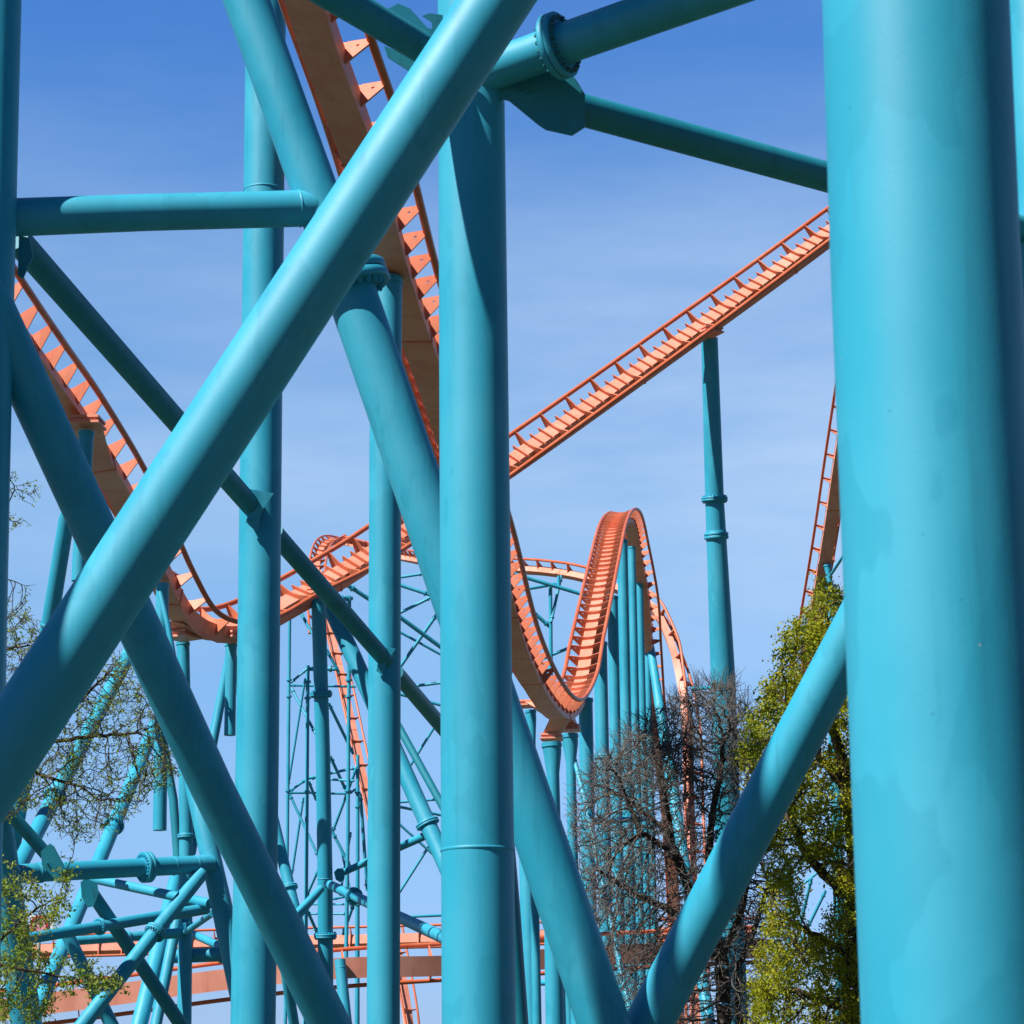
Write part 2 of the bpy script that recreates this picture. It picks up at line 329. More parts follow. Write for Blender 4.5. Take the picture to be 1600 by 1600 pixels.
leg('teal leg slanting down from under the left descending track to a flange', [(127, 745, 22, 67.4), (104, 812, 25, 67.6), (79, 965, 26, 67.8), (58, 1090, 27, 68.2)], ext=(0, 14), flanges=[(77, 977, 1.15, .3, 16)])
tube('stubby teal column end hanging under the bottom of the left dip', [(361, 1008, 18.5), (361, 1030, 17), (359, 1149, 18)], vertical=83, cap=1.1)
leg('teal leg splaying left from the column under the bottom of the left dip', [(360, 1018, 13, 83.4), (340, 1120, 15.5, 83), (322, 1210, 17, 82)], ext=(0, 12))
leg('teal leg splaying right from the column under the bottom of the left dip', [(362, 1018, 13, 83.4), (382, 1110, 15.5, 84), (412, 1300, 17, 85)], ext=(0, 8))
tube('teal column under the lower end of the left descending track', [(254, 914, 20), (252, 1090, 21)], vertical=78, cap=1.06, ext=(0, 4))
leg('thin teal leg beside the column under the lower left descending track', [(250, 925, 8, 77), (262, 975, 9, 76.5), (282, 1090, 10, 76)], ext=(0, 3))
#@@MID
# ================================================================== middle distance, between the columns
tube('teal column with two bolted flanges seen between the second and third columns', [(497.5, 936, 22.5, 86), (504.5, 1180, 23, 85.5), (508, 1380, 24, 85), (509, 1600, 24.5, 84.5)], ground=True,
     flanges=[(501, 1085, 1.55, .55, 20), (508.5, 1462, 1.5, .55, 20)], beads=[(507.5, 1373)])
leg('broad teal leg slanting down right behind the thin third column', [(505, 925, 25, 87), (551, 1024, 26.5, 86), (668, 1287, 27, 84), (722, 1408, 27, 82)], ext=(0, 5), flanges=[(668, 1287, 1.4, .5, 4)])
brace('stout teal brace with a bolted flange going right from the flanged column', [(512, 1381, 14.5, 84.5), (572, 1409, 16.5, 80), (700, 1468, 20.5, 67)], flanges=[(553, 1400, 1.75, .8, 18)])
brace('short teal brace dropping left from the flanged column', [(502, 1388, 12, 84.5), (466, 1428, 16.5, 83.5)], ext=(0, 3))
brace('slender teal brace rising right behind the thin third column', [(530, 1366, 10.5, 86), (664, 1306, 13, 84)], plates=[('end_plate', [(522, 1362), (527, 1357), (535, 1357), (539, 1363), (538, 1374), (532, 1378), (525, 1374)], 85.6, .2)])
leg('teal leg with a flange beside the lower end of the dark diagonal', [(420, 1250, 17, 86), (452, 1385, 18, 85), (474, 1476, 18, 84)], ext=(0, 6), flanges=[(452.5, 1387, 1.45, .6, 4)])
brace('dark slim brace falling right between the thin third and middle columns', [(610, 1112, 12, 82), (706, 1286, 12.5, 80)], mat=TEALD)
leg('small teal leg with a shadowed foot under the lower level track', [(531, 1500, 17.5, 104), (541, 1600, 18.5, 103)], ground=True, beads=[(532, 1513)])
# long dark diagonal in front at the left
brace('long dark teal diagonal falling right from the left column to the bottom edge', [(-14, 478, 71, 39.3), (148, 829, 70, 39.9), (330, 1228, 67, 40.9), (515, 1600, 64, 42.0)], ext=(1.5, 6), mat=TEAL)
tube('teal column beyond the left edge, visible below the dark diagonal start', [(-18, 560, 74), (-28, 1000, 76)], vertical=46, ext=(3, 0), ground=True)
b = P(62, 1445, 140); t = thing('round_emblem_sign', 'small white sign with a red ring, half hidden by leaves at the lower left', 'sign', Vector((b.x, b.y, 0)))
Xv, Yv, Zv = Vector((1, 0, 0)), Vector((0, 1, 0)), Vector((0, 0, 1)); m = MB(); m.box(b + Xv * .1, Xv, Yv, Zv, 1.3, .12, 1.05); link('panel', m.data(), simple('white_sign_paint', (.72, .72, .72), (.78, .78, .78), 3), t, b)
m = MB(); m.tube([b - Yv * .10, b - Yv * .06], [.50, .50], 40); link('emblem', m.data(), simple('pink_sign_paint', (.62, .30, .36), (.70, .36, .42), 3), t, b)
m = MB(); RR = MB(); ng = 40
for k in range(ng): a0, a1 = 2 * math.pi * k / ng, 2 * math.pi * (k + 1) / ng; m.prism([b - Yv * .12 + (Xv * math.cos(a) + Zv * math.sin(a)) * r_ for a, r_ in ((a0, .36), (a0, .50), (a1, .50), (a1, .36))], Yv, .04)
link('emblem_ring', m.data(), simple('red_sign_paint', (.55, .02, .05), (.60, .04, .07), 3), t, b)
m = MB(); m.tube([b - Zv * .5, Vector((b.x, b.y, 0))], [.09, .09], 16); link('post', m.data(), CONC, t, b)
#@@LATTICE
def lattice(label, posts, struts, z, name='lattice_tower', ground=True, zs=None):
    b = P(posts[0][0][0], posts[0][0][1], z); t = thing(name, label, 'lattice support', Vector((b.x, b.y, 0)), 'slender teal lattice supports in the distance')
    k = 0
    for ps in posts:
        off = ps[0][3] if len(ps[0]) > 3 else 0
        W = [P(p[0], p[1], z + off) for p in ps]; Y = W[0].y
        W = []
        for p in ps:
            zz = z + off
            for _ in range(5): zz *= Y / P(p[0], p[1], zz).y
            W.append(P(p[0], p[1], zz))
        R = [p[2] * z / F / 2 for p in ps]
        if ps[-1][1] > 1420: d = (W[-1] - W[-2]).normalized(); W.append(W[-1] + d * (W[-1].z / -d.z)); R.append(R[-1])
        m = MB(); m.tube(W, R, 14)
        po = link('post', m.data(), TEAL, t, W[0])
        for fy in [q for q in (1066, 1092, 1240, 1262, 1416, 1436) if ps[0][1] < q < ps[-1][1]][:3]:
            i = 0
            f = (fy - ps[0][1]) / (ps[-1][1] - ps[0][1]); q = W[0].lerp(W[len(ps) - 1], f)
            mm = MB(); mm.tube([q - Vector((0, 0, R[0] * .5)), q + Vector((0, 0, R[0] * .5))], [R[0] * 1.75] * 2, 16)
            fo = link('collar', mm.data(), TEAL, None, q); fo.parent = po; fo.location = q - W[0]
    for s in struts:
        x1, y1, x2, y2, w = s[:5]; z1 = z + (s[5] if len(s) > 5 else random.uniform(-1.2, 1.2)); z2 = z + (s[6] if len(s) > 6 else random.uniform(-1.2, 1.2))
        a, b2 = P(x1, y1, z1), P(x2, y2, z2); r = w * z / F / 2; m = MB(); m.tube([a, b2], [r, r], 12)
        for e, d in ((a, (b2 - a).normalized()), (b2, (a - b2).normalized())):
            m.tube([e + d * r * 3, e + d * r * 3.8], [r * 1.5, r * 1.5], 12)
        link('strut', m.data(), TEAL, t, a)
    return t
lattice('slender teal lattice tower in the gap between the second and third columns',
  [[(453, 930, 5.2), (447, 1480, 5.6)], [(481, 1040, 6), (477.5, 1500, 6.4)], [(546, 932, 6), (543.5, 1300, 6), (541, 1480, 6.4)], [(559, 1180, 5.5), (558.5, 1420, 7), (558, 1600, 8)]],
  [(477, 1060, 450, 1230, 3.6), (452, 1240, 498, 1340, 4.5), (474, 1246, 456, 1366, 4), (451, 1238, 478, 1218, 4), (450, 1239, 494, 1239, 3.4), (480, 1216, 498, 1214, 5),
   (482, 1220, 494, 1250, 4.5), (454, 1067, 480, 1045, 4), (454, 1071, 556, 1073, 3.6), (480, 1045, 528, 1045, 7), (455, 1075, 493, 1146, 4.5), (464, 948, 500, 1010, 5),
   (510, 1015, 530, 1052, 5), (513, 1098, 552, 1178, 5), (516, 1182, 541, 1236, 5), (505, 1211, 558, 1199, 4.4), (500, 1217, 553, 1220, 3.8), (500, 1240, 545, 1240, 3.6), (545, 1240, 558, 1232, 3.6),
   (557, 1200, 519, 1302, 4.6), (519, 1299, 548, 1356, 5), (563, 1240, 574, 1392, 5.5), (497, 1360, 478, 1403, 4.2), (479, 1420, 496, 1458, 5), (478, 1428, 543, 1428, 3.4), (478, 1413, 552, 1413, 3.2),
   (553, 1412, 536, 1460, 4.8), (520, 1405, 558, 1398, 3.5), (527, 935, 549, 935, 7), (548, 1300, 531, 1400, 4), (530, 1318, 550, 1400, 3)], 150)
lattice('thin teal criss-cross bracing between the thin third column and the middle column',
  [[(742, 880, 8), (742, 1480, 9)], [(600, 900, 8), (598, 1480, 9)]],
  [(600, 906, 664, 896, 4.6), (600, 906, 674, 930, 6), (600, 970, 676, 932, 5), (600, 1078, 684, 958, 5.5), (600, 946, 742, 1050, 7), (600, 974, 742, 1052, 4.2), (600, 1078, 742, 1060, 5), (600, 1078, 742, 1116, 5),
   (742, 1035, 600, 1262, 4.2), (600, 1255, 742, 1245, 4.2), (600, 1256, 742, 1284, 4.6), (600, 1266, 742, 1394, 4.2), (600, 1432, 676, 1313, 4.4), (600, 1434, 742, 1428, 4.4), (541, 913, 600, 951, 7), (676, 932, 742, 900, 4)], 165, name='lattice_bracing')
lattice('small teal truss holding the far curving track, in the gap right of the middle column',
  [[(873, 900, 5.5), (873, 918, 6)], [(860, 915, 6), (861, 1060, 6)], [(790, 900, 6), (791, 1060, 6)]],
  [(790, 893, 918, 931, 6.2), (790, 926, 873, 912, 5), (877, 900, 861, 972, 4.8), (826, 950, 861, 981, 6), (791, 1052, 900, 1008, 5), (800, 924, 790, 960, 5)], 185, name='support_truss')
lattice('thin teal posts and struts glimpsed through the gap in the yellow green tree',
  [[(1232, 1340, 6), (1233, 1600, 7)], [(1307, 1320, 6), (1309, 1600, 7)]],
  [(1268, 1372, 1240, 1490, 5), (1290, 1392, 1244, 1486, 5), (1232, 1400, 1307, 1340, 4), (1233, 1540, 1307, 1500, 4)], 120, name='support_truss')
#@@TRACK
# ================================================================== coaster track
def catmull(pts, res=14):
    out = []; n = len(pts)
    A = [np.array(p, float) for p in pts]
    for i in range(n - 1):
        p0 = A[max(i - 1, 0)]; p1 = A[i]; p2 = A[i + 1]; p3 = A[min(i + 2, n - 1)]
        if i == 0: p0 = 2 * p1 - p2
        if i == n - 2: p3 = 2 * p2 - p1
        for k in range(res):
            t = k / res; out.append(.5 * ((2 * p1) + (-p0 + p2) * t + (2 * p0 - 5 * p1 + 4 * p2 - p3) * t * t + (-p0 + 3 * p1 - 3 * p2 + p3) * t ** 3))
    out.append(A[-1]); return out
def track(label, ctrl, g=1.5, spacing=1.3, tie_small=0, wb=.84, wt=.62, H=.60, rr=.088, rings=None, holes=False, supports=(), hood=-.27):
    """ctrl: (px, py, depth, roll degrees), centre line between the two rails"""
    pts = [tuple(P(x, y, z)) + (r,) for x, y, z, r in ctrl]
    cr = catmull(pts, 16); XYZ = [Vector(c[:3]) for c in cr]; RO = [c[3] for c in cr]
    S = [0.0]
    for i in range(1, len(XYZ)): S.append(S[-1] + (XYZ[i] - XYZ[i - 1]).length)
    L_ = S[-1]
    def at(s):
        s = max(0, min(L_ - 1e-6, s)); i = min(int(np.searchsorted(S, s, side='right')) - 1, len(S) - 2)
        f = (s - S[i]) / max(S[i + 1] - S[i], 1e-9); return XYZ[i].lerp(XYZ[i + 1], f), RO[i] + (RO[i + 1] - RO[i]) * f
    def fr(s):
        p, ro = at(s); a, _ = at(s - .6); b, _ = at(s + .6); T = (b - a).normalized()
        U = Vector((0, 0, 1)); U = (U - T * U.dot(T)).normalized(); Lv = T.cross(U); q = rad(ro)
        U2 = U * math.cos(q) + Lv * math.sin(q); L2 = T.cross(U2); return p, T, L2, U2
    t = thing('coaster_track', label, 'coaster track', at(L_ / 2)[0], 'orange coaster tracks')
    n = max(8, int(L_ / .3)); ss = [L_ * i / n for i in range(n + 1)]; FR = [fr(s) for s in ss]
    # spine: closed box swept along, each of its four faces with its own vertices
    sec = [(-wt / 2, hood), (wt / 2, hood), (wb / 2, hood - H), (-wb / 2, hood - H)]
    m = MB()
    for e in range(4):
        a, b = sec[e], sec[(e + 1) % 4]; base = len(m.v)
        for p, T, Lv, U in FR: m.v.append(tuple(p + Lv * a[0] + U * a[1])); m.v.append(tuple(p + Lv * b[0] + U * b[1]))
        for i in range(n): k = base + 2 * i; m.f.append((k, k + 1, k + 3, k + 2)); m.s.append(True)
    for i, (p, T, Lv, U) in ((0, FR[0]), (n, FR[-1])):
        k = len(m.v); m.v += [tuple(p + Lv * a + U * b) for a, b in sec]; m.f.append((k, k + 1, k + 2, k + 3)); m.s.append(False)
    link('spine', m.data(), SALM, t, at(L_ / 2)[0])
    # joint ribs round the spine
    m = MB(); js = 9.0; k = 1
    while k * js < L_:
        p, T, Lv, U = fr(k * js - 3); e = 1.07
        m.prism([p + Lv * (a * e) + U * ((b - hood + H / 2) * e + hood - H / 2) for a, b in sec], T, .07)
        for dd in (-.09, .09):
            pass
        k += 1
    if m.v: o = link('splice_rib', m.data(), TIE, t, at(L_ / 2)[0])
    for q in (-1, 1):
        m = MB(); m.tube([p + Lv * (q * g / 2) for p, T, Lv, U in FR], [rr] * (n + 1), 12)
        link('rail', m.data(), RAIL, t, FR[n // 2][0])
    # cross ties
    tp = [(-g / 2, .05), (-g / 2 + .12, .03), (-wt / 2, hood + .17), (0, hood + .13), (wt / 2, hood + .17), (g / 2 - .12, .03), (g / 2, .05), (g / 2, -.06), (wb / 2 - .04, hood - H * .62), (wb / 2 - .1, hood - H * .62), (wt / 2 - .04, hood - .03), (-wt / 2 + .04, hood - .03), (-wb / 2 + .1, hood - H * .62), (-wb / 2 + .04, hood - H * .62), (-g / 2, -.06)]
    count = int(L_ / spacing); ties = []
    for i in range(count): ties.append(fr((i + .5) * spacing))
    # the nearest 100 as their own parts, the rest as one
    order = sorted(range(count), key=lambda i: (ties[i][0] - CAM).length if 0 <= PX(ties[i][0])[0] <= 1600 and 0 <= PX(ties[i][0])[1] <= 1600 else 1e6)
    solo = set(order[:98]); rest = MB(); smalls = []
    for i, (p, T, Lv, U) in enumerate(ties):
        m = MB() if i in solo else rest
        h = .024
        # plate as three convex pieces: two wings and a thin middle strip
        def pc(ix): m.prism([p + Lv * tp[j][0] + U * tp[j][1] for j in ix], T, h * 2)
        if holes:
            for q in (-1, 1):
                A = Vector((q * g / 2, 0)); hole = Vector((q * (g / 2 - .24), hood * .6)); hr = .035
                outer = [(q * g / 2, .05), (q * (g / 2 - .12), .03), (q * wt / 2, hood + .17), (q * (wt / 2 - .06), hood - .1), (q * (wb / 2 - .08), hood - H * .66), (q * (wb / 2), hood - H * .62), (q * g / 2, -.06)]
                m2 = outer
                # fan ring of quads between the outline and a round hole
                angs = []
                for (lx, uy) in m2: angs.append(math.atan2(uy - hole.y, lx - hole.x))
                inn = [(hole.x + hr * math.cos(a), hole.y + hr * math.sin(a)) for a in angs]
                for j in range(len(m2)):
                    j2 = (j + 1) % len(m2)
                    qd = [m2[j], m2[j2], inn[j2], inn[j]]
                    if q < 0: qd = qd[::-1]
                    m.prism([p + Lv * a + U * b for a, b in qd], T, h * 2)
            m.prism([p + Lv * a + U * b for a, b in ((-wt / 2 - .04, hood + .155), (0, hood + .13), (wt / 2 + .04, hood + .155), (wt / 2 - .02, hood - .06), (-wt / 2 + .02, hood - .06))], T, h * 1.9)
        else:
            m.prism([p + Lv * a + U * b for a, b in tp], T, h * 2)
        if tie_small:
            for q in range(1, tie_small + 1):
                p2, T2, L2, U2 = fr((i + .5 + q / (tie_small + 1)) * spacing)
                if i < count * .42: continue
                ms = MB(); ms.prism([p2 + L2 * a + U2 * b for a, b in ((-wt / 2 - .16, hood + .10), (-wt / 2 - .12, hood + .12), (wt / 2 + .12, hood + .12), (wt / 2 + .16, hood + .10), (wt / 2 + .05, hood - .05), (-wt / 2 - .05, hood - .05))], T2, .035); smalls.append((ms, p2))
        if i in solo: link('cross_tie', m.data(), TIE, t, p)
    if rest.v: o = link('cross_tie', rest.data(), TIE, t, at(L_ / 2)[0]); o['kind'] = 'stuff'
    smalls.sort(key=lambda q: (q[1] - CAM).length); r2 = MB()
    for k, (ms, p2) in enumerate(smalls):
        if k < 98: link('intermediate_tie', ms.data(), TIE, t, p2)
        else:
            b0 = len(r2.v); r2.v += ms.v; r2.f += [tuple(i + b0 for i in f) for f in ms.f]; r2.s += ms.s
    if r2.v: link('intermediate_tie', r2.data(), TIE, t, smalls[98][1])['kind'] = 'stuff'
    # brackets down to the columns
    for sup in supports:
        bx, by = sup[:2]
        best = min(range(len(FR)), key=lambda i: (PX(FR[i][0])[0] - bx) ** 2 + (PX(FR[i][0])[1] - by) ** 2)
        p, T, Lv, U = FR[best]; z = PX(p)[2]
        bot = p + U * (hood - H)
        tgt = P(bx, by, sup[2] if len(sup) > 2 else z); Z = Vector((0, 0, 1)); h = Vector((T.x, T.y, 0)).normalized(); l = Z.cross(h)
        m = MB(); top = bot + U * .1; 
        a1 = [top + h * x + l * y for x, y in ((-.75, -wb / 2), (.75, -wb / 2), (.75, wb / 2), (-.75, wb / 2))]
        a1 = [q - U * (q - bot).dot(U) + U * .02 for q in a1]
        a2 = [tgt + Z * .22 + h * x + l * y for x, y in ((-.3, -.32), (.3, -.32), (.3, .32), (-.3, .32))]
        i0 = len(m.v); m.v += [tuple(q) for q in a1 + a2]; m.f += [(i0 + 3, i0 + 2, i0 + 1, i0), (i0 + 4, i0 + 5, i0 + 6, i0 + 7)]
        for k in range(4): k2 = (k + 1) % 4; m.f.append((i0 + k, i0 + k2, i0 + 4 + k2, i0 + 4 + k))
        m.s += [False] * 6
        m.box(tgt + Z * .185, h, l, Z, .82, .82, .07); m.box(tgt + Z * .11, h, l, Z, .72, .72, .07); m.box(tgt + Z * .03, h, l, Z, .86, .86, .06)
        link('bracket', m.data(), SALM, t, p)
    return t
track('large orange track dropping behind the middle column, then rising over the far hill',
      [(470, -110, 46, 8), (508, 22, 48, 8), (569, 200, 51, 6), (629, 415, 57, 4), (678, 560, 63, 2), (720, 700, 71, 0), (764, 830, 79, 0), (806, 980, 89, 0), (846, 1065, 97, 0), (879, 1095, 103.5, -2), (905, 1058, 111, -4),
       (917, 1000, 115.5, -4), (930, 940, 121, -4), (943, 880, 129, -4), (957, 820, 141, -4), (970, 799, 150, -6), (983, 806, 156, -4), (995, 850, 163, 6), (1011, 930, 168, 16), (1017, 1010, 172, 22), (1026, 1120, 176, 26), (1045, 1230, 180, 26), (1058, 1400, 184, 20), (1066, 1640, 188, 10)],
      spacing=1.22, holes=True, wb=.74, wt=.56, H=.54, hood=-.22, supports=[(605, 426, 55.6), (829, 1104), (862, 1156), (890, 1142), (987, 850), (999, 900), (1011, 980)])
track('orange track dropping at the left, dipping, then climbing straight to the right',
      [(-92, 330, 58, -14), (-14, 450, 61, -14), (54, 545, 65, -12), (114, 626, 69, -10), (180, 728, 73.5, -6), (230, 820, 77, 0), (268, 895, 79.5, 6), (305, 945, 81, 14), (352, 962, 82, 24), (405, 950, 83.5, 30), (470, 915, 85.5, 30), (576, 857, 88.5, 42), (680, 788, 92, 46), (797, 711, 95, 48), (1100, 494, 101, 46), (1294, 351, 104.5, 44), (1480, 212, 108, 42)],
      spacing=1.42, tie_small=2, wt=.52, wb=.68, H=.56, supports=[(135, 667, 67.4), (254, 906), (286, 998), (361, 1000), (497, 930), (1108, 522)], holes=False)
track('distant orange track looping over at the left and sweeping round to the far right',
      [(497, 990, 222, 0), (494, 930, 228, 5), (496, 880, 236, 10), (505, 849, 244, 14), (524, 838, 250, 10), (552, 842, 250, -8), (600, 856, 238, -22), (660, 868, 222, -26), (730, 876, 208, -26), (800, 880, 197, -24), (855, 883, 192, -24), (915, 893, 188, -26), (985, 918, 185, -34), (1030, 946, 183, -46), (1056, 993, 181, -54), (1073, 1050, 179, -56), (1083, 1120, 176, -54), (1084, 1230, 172, -40), (1088, 1400, 168, -30), (1090, 1620, 164, -20)],
      spacing=2.0, supports=[(873, 897)], rr=.1, wt=.5, wb=.62, H=.5)
track('far ladder-like orange track climbing steeply between the second and third columns',
      [(497, 880, 275, 0), (512, 950, 270, 0), (540, 1070, 262, 0), (563, 1177, 256, 0), (590, 1300, 250, 0), (616, 1440, 245, 0), (640, 1570, 240, 0), (652, 1650, 238, 0)], spacing=3.0, rr=.11)
track('upper of the two level orange tracks low in the picture, showing its ribbed side',
      [(-80, 1492, 172, 78), (60, 1480, 172, 78), (200, 1475, 172, 78), (360, 1469, 172, 78), (530, 1466, 171, 78), (690, 1462, 170, 78), (845, 1458, 170, 78), (1000, 1454, 170, 78), (1180, 1452, 170, 78)], spacing=1.55, rr=.09)
track('lower of the two level orange tracks low in the picture, showing its dark underside',
      [(-90, 1592, 103, -90), (60, 1572, 103.5, -90), (182, 1556, 104, -90), (350, 1533, 104.5, -90), (530, 1513, 105, -86), (690, 1503, 106, -76), (845, 1493, 107, -76), (1000, 1484, 108, -76), (1180, 1476, 110, -76)], spacing=3.6)
track('narrow orange track with open ladder edge dropping between the near column and the green tree',
      [(1345, 480, 150, -4), (1323, 615, 155, -4), (1306, 725, 158, -4), (1289, 840, 161, -4), (1263, 997, 166, -4), (1240, 1150, 171, -4)], spacing=1.75, supports=[(1293, 878)])
tube('teal column under the narrow right-hand track, topped by a small cap', [(1293, 884, 12), (1294, 896, 8), (1297, 922, 15), (1302, 1100, 17)], vertical=161, ground=True, cap=1.1)
brace('thin dark teal strut slanting up beside the narrow right-hand track', [(1297, 900, 4.5, 160), (1318, 868, 5, 158)], ext=(0, 3))
#@@TREES
# ================================================================== trees
def in_poly(x, y, poly):
    c = False; j = len(poly) - 1
    for i in range(len(poly)):
        xi, yi = poly[i]; xj, yj = poly[j]
        if (yi > y) != (yj > y) and x < (xj - xi) * (y - yi) / (yj - yi) + xi: c = not c
        j = i
    return c
def sample(poly, n, z0, dz, clump=None):
    xs = [p[0] for p in poly]; ys = [p[1] for p in poly]; out = []
    cl = None
    if clump: cl = [(rng.uniform(min(xs), max(xs)), rng.uniform(min(ys), max(ys)), rng.uniform(-dz, dz)) for _ in range(clump[0])]
    while len(out) < n:
        if cl: c = cl[rng.integers(len(cl))]; x = c[0] + rng.normal() * clump[1]; y = c[1] + rng.normal() * clump[1] * .7; z = z0 + c[2] + rng.normal() * clump[1] / 80
        else: x = rng.uniform(min(xs), max(xs)); y = rng.uniform(min(ys), max(ys)); z = z0 + rng.uniform(-dz, dz)
        if in_poly(x, y, poly): out.append(tuple(P(x, y, z)))
    return np.array(out)
def colonize(att, skel, step, di, dk, iters=150, jitter=.16):
    nodes = []; par = []
    for pl in skel:
        pl = [Vector(p) for p in pl]
        if nodes:
            d = [(Vector(q) - pl[0]).length for q in nodes]; last = int(np.argmin(d))
        else: nodes.append(tuple(pl[0])); par.append(-1); last = 0
        seq = [Vector(nodes[last])] + pl
        for a, b in zip(seq[:-1], seq[1:]):
            n = max(1, int((b - a).length / step))
            if (b - a).length < 1e-4: continue
            for k in range(1, n + 1):
                q = a.lerp(b, k / n) + Vector(rng.normal(size=3)) * step * .12; nodes.append(tuple(q)); par.append(last); last = len(nodes) - 1
    nd = np.array(nodes); att = att.copy(); best = np.full(len(att), 1e9); bi = np.zeros(len(att), int)
    def upd(start):
        for s in range(start, len(nd), 400):
            e = min(s + 400, len(nd)); D = np.linalg.norm(att[:, None, :] - nd[None, s:e, :], axis=2); j = D.argmin(1); v = D[np.arange(len(att)), j]
            k = v < best; best[k] = v[k]; bi[k] = j[k] + s
    upd(0)
    for it in range(iters):
        if not len(att): break
        act = best < di
        if not act.any(): break
        dirs = {}
        dv = att[act] - nd[bi[act]]; dv /= np.linalg.norm(dv, axis=1)[:, None] + 1e-9
        ids = bi[act]; acc = np.zeros((len(nd), 3)); np.add.at(acc, ids, dv); u = np.unique(ids)
        a = acc[u]; a /= np.linalg.norm(a, axis=1)[:, None] + 1e-9; pu = np.array(par)[u]; pd = nd[u] - nd[np.maximum(pu, 0)]; pd /= np.linalg.norm(pd, axis=1)[:, None] + 1e-9; a += pd * .55 + rng.normal(size=a.shape) * jitter; a /= np.linalg.norm(a, axis=1)[:, None] + 1e-9
        s0 = len(nd); nd = np.vstack([nd, nd[u] + a * step]); par += list(u); upd(s0)
        keep = best > dk; att = att[keep]; best = best[keep]; bi = bi[keep]
    return nd, np.array(par)
def branch_meshes(nd, par, r0, pw, rmax, thr, sides=(8, 4)):
    n = len(nd); r = np.zeros(n); ch = np.zeros(n, int)
    for i in range(1, n): ch[par[i]] += 1
    acc = np.zeros(n)
    for i in range(n - 1, -1, -1):
        r[i] = r0 if ch[i] == 0 else max(acc[i] ** (1 / pw), r0)
        if i: acc[par[i]] += r[i] ** pw
    r = np.minimum(r, rmax); A, B = MB(), MB()
    for i in range(1, n):
        p, q = Vector(nd[par[i]]), Vector(nd[i])
        if (q - p).length < 1e-4: continue
        big = r[i] > thr; m = A if big else B
        rp = min(r[par[i]], r[i] * 1.25)
        m.tube([p, q], [rp, r[i]], sides[0] if big else sides[1], caps=False)
    return A, B, r, ch
def spray(B, nd, par, r, sel, k, length, r0, seg=3, wide=.55, droop=0.0, sub=.6):
    tips = []
    for i in sel:
        if par[i] < 0: continue
        p = Vector(nd[i]); d = (p - Vector(nd[par[i]])).normalized()
        for _ in range(k):
            e = (d + Vector(rng.normal(size=3)) * wide).normalized(); q = p; L = length * rng.uniform(.5, 1.2); pts = [q]
            for j in range(seg):
                e = (e + Vector(rng.normal(size=3)) * .16 + Vector((0, 0, -droop))).normalized(); q = q + e * L / seg; pts.append(q)
            B.tube(pts, [r0 * (1.15 - .5 * j / seg) for j in range(seg + 1)], 3, caps=False); tips.append(tuple(pts[-1]))
            if rng.random() < sub:
                e2 = (e + Vector(rng.normal(size=3)) * .8).normalized(); b = pts[seg // 2 + 0]; B.tube([b, b + e2 * L * .5], [r0 * .9, r0 * .6], 3, caps=False); tips.append(tuple(b + e2 * L * .5))
    return tips
def leaves(pts, per, spread, size, jit=.4):
    V = []; Fc = []; 
    for c in pts:
        for _ in range(per):
            o = Vector(c) + Vector(rng.normal(size=3)) * spread
            a = Vector(rng.normal(size=3)).normalized(); b = a.orthogonal().normalized(); b = (Matrix.Rotation(rng.uniform(0, 6.28), 3, a) @ b)
            nn = a.cross(b); s = size * rng.uniform(1 - jit, 1 + jit); i = len(V)
            V += [tuple(o - a * s * .5), tuple(o + b * s * .28 + nn * s * .1), tuple(o + a * s * .5), tuple(o - b * s * .28 + nn * s * .1)]
            Fc += [(i, i + 1, i + 2), (i, i + 2, i + 3)]
    return (V, Fc, None)
def px_of(a):
    return [PX(Vector(p))[:2] for p in a]
def tree(name, label, base, A, B, matA, matB, lf=None, lm=None):
    t = thing(name, label, 'tree', Vector(base)); t['group'] = 'trees among the coaster supports'
    link('trunk', A.data(), matA, t, Vector(base))
    if B.v: link('twigs', B.data(), matB, t, Vector(base))
    if lf: link('crown', lf, lm, t, Vector(base))
    return t
# bare dark tree
z = 62
outl = [(1050, 1092), (1085, 1068), (1110, 1062), (1150, 1070), (1170, 1105), (1205, 1190), (1225, 1300), (1235, 1400), (1225, 1500), (1190, 1600), (1150, 1640), (1060, 1640), (985, 1610), (950, 1560), (925, 1490), (905, 1400), (895, 1330), (890, 1255), (925, 1200), (968, 1152), (1010, 1120)]
att = np.vstack([sample(outl, 5200, z, 2.6), sample([(925, 1240), (1000, 1165), (1150, 1130), (1200, 1250), (1200, 1450), (1100, 1560), (980, 1540), (920, 1400)], 2600, z, 1.8)])
gx, gy, _ = PX(P(1130, 1600, z)); b0 = P(1135, 1600, z); base = Vector((b0.x + .1, b0.y, 0))
sk = [[base, P(1132, 1600, z), P(1128, 1500, z), P(1112, 1440, z)], [P(1112, 1440, z), P(1075, 1385, z + .3), P(1050, 1320, z), P(1040, 1250, z - .3), P(1030, 1200, z)],
      [P(1112, 1440, z), P(1106, 1370, z - .5), P(1110, 1290, z - .5), P(1125, 1210, z), P(1130, 1150, z)], [P(1128, 1500, z), P(1060, 1430, z + 1), P(990, 1395, z + 1), P(935, 1360, z + .6)],
      [P(1040, 1300, z), P(985, 1250, z + .5), P(935, 1225, z)], [P(1128, 1500, z), P(1160, 1420, z - .8), P(1175, 1330, z - .6), P(1165, 1230, z)],
      [P(1050, 1330, z), P(1000, 1300, z - .8), P(960, 1200, z - .6)], [base + Vector((.55, .1, 0)), P(1155, 1600, z + .3), P(1150, 1520, z + .5), P(1180, 1450, z + 1), P(1200, 1380, z + 1)]]
nd, par = colonize(att, sk, .11, 1.6, .15)
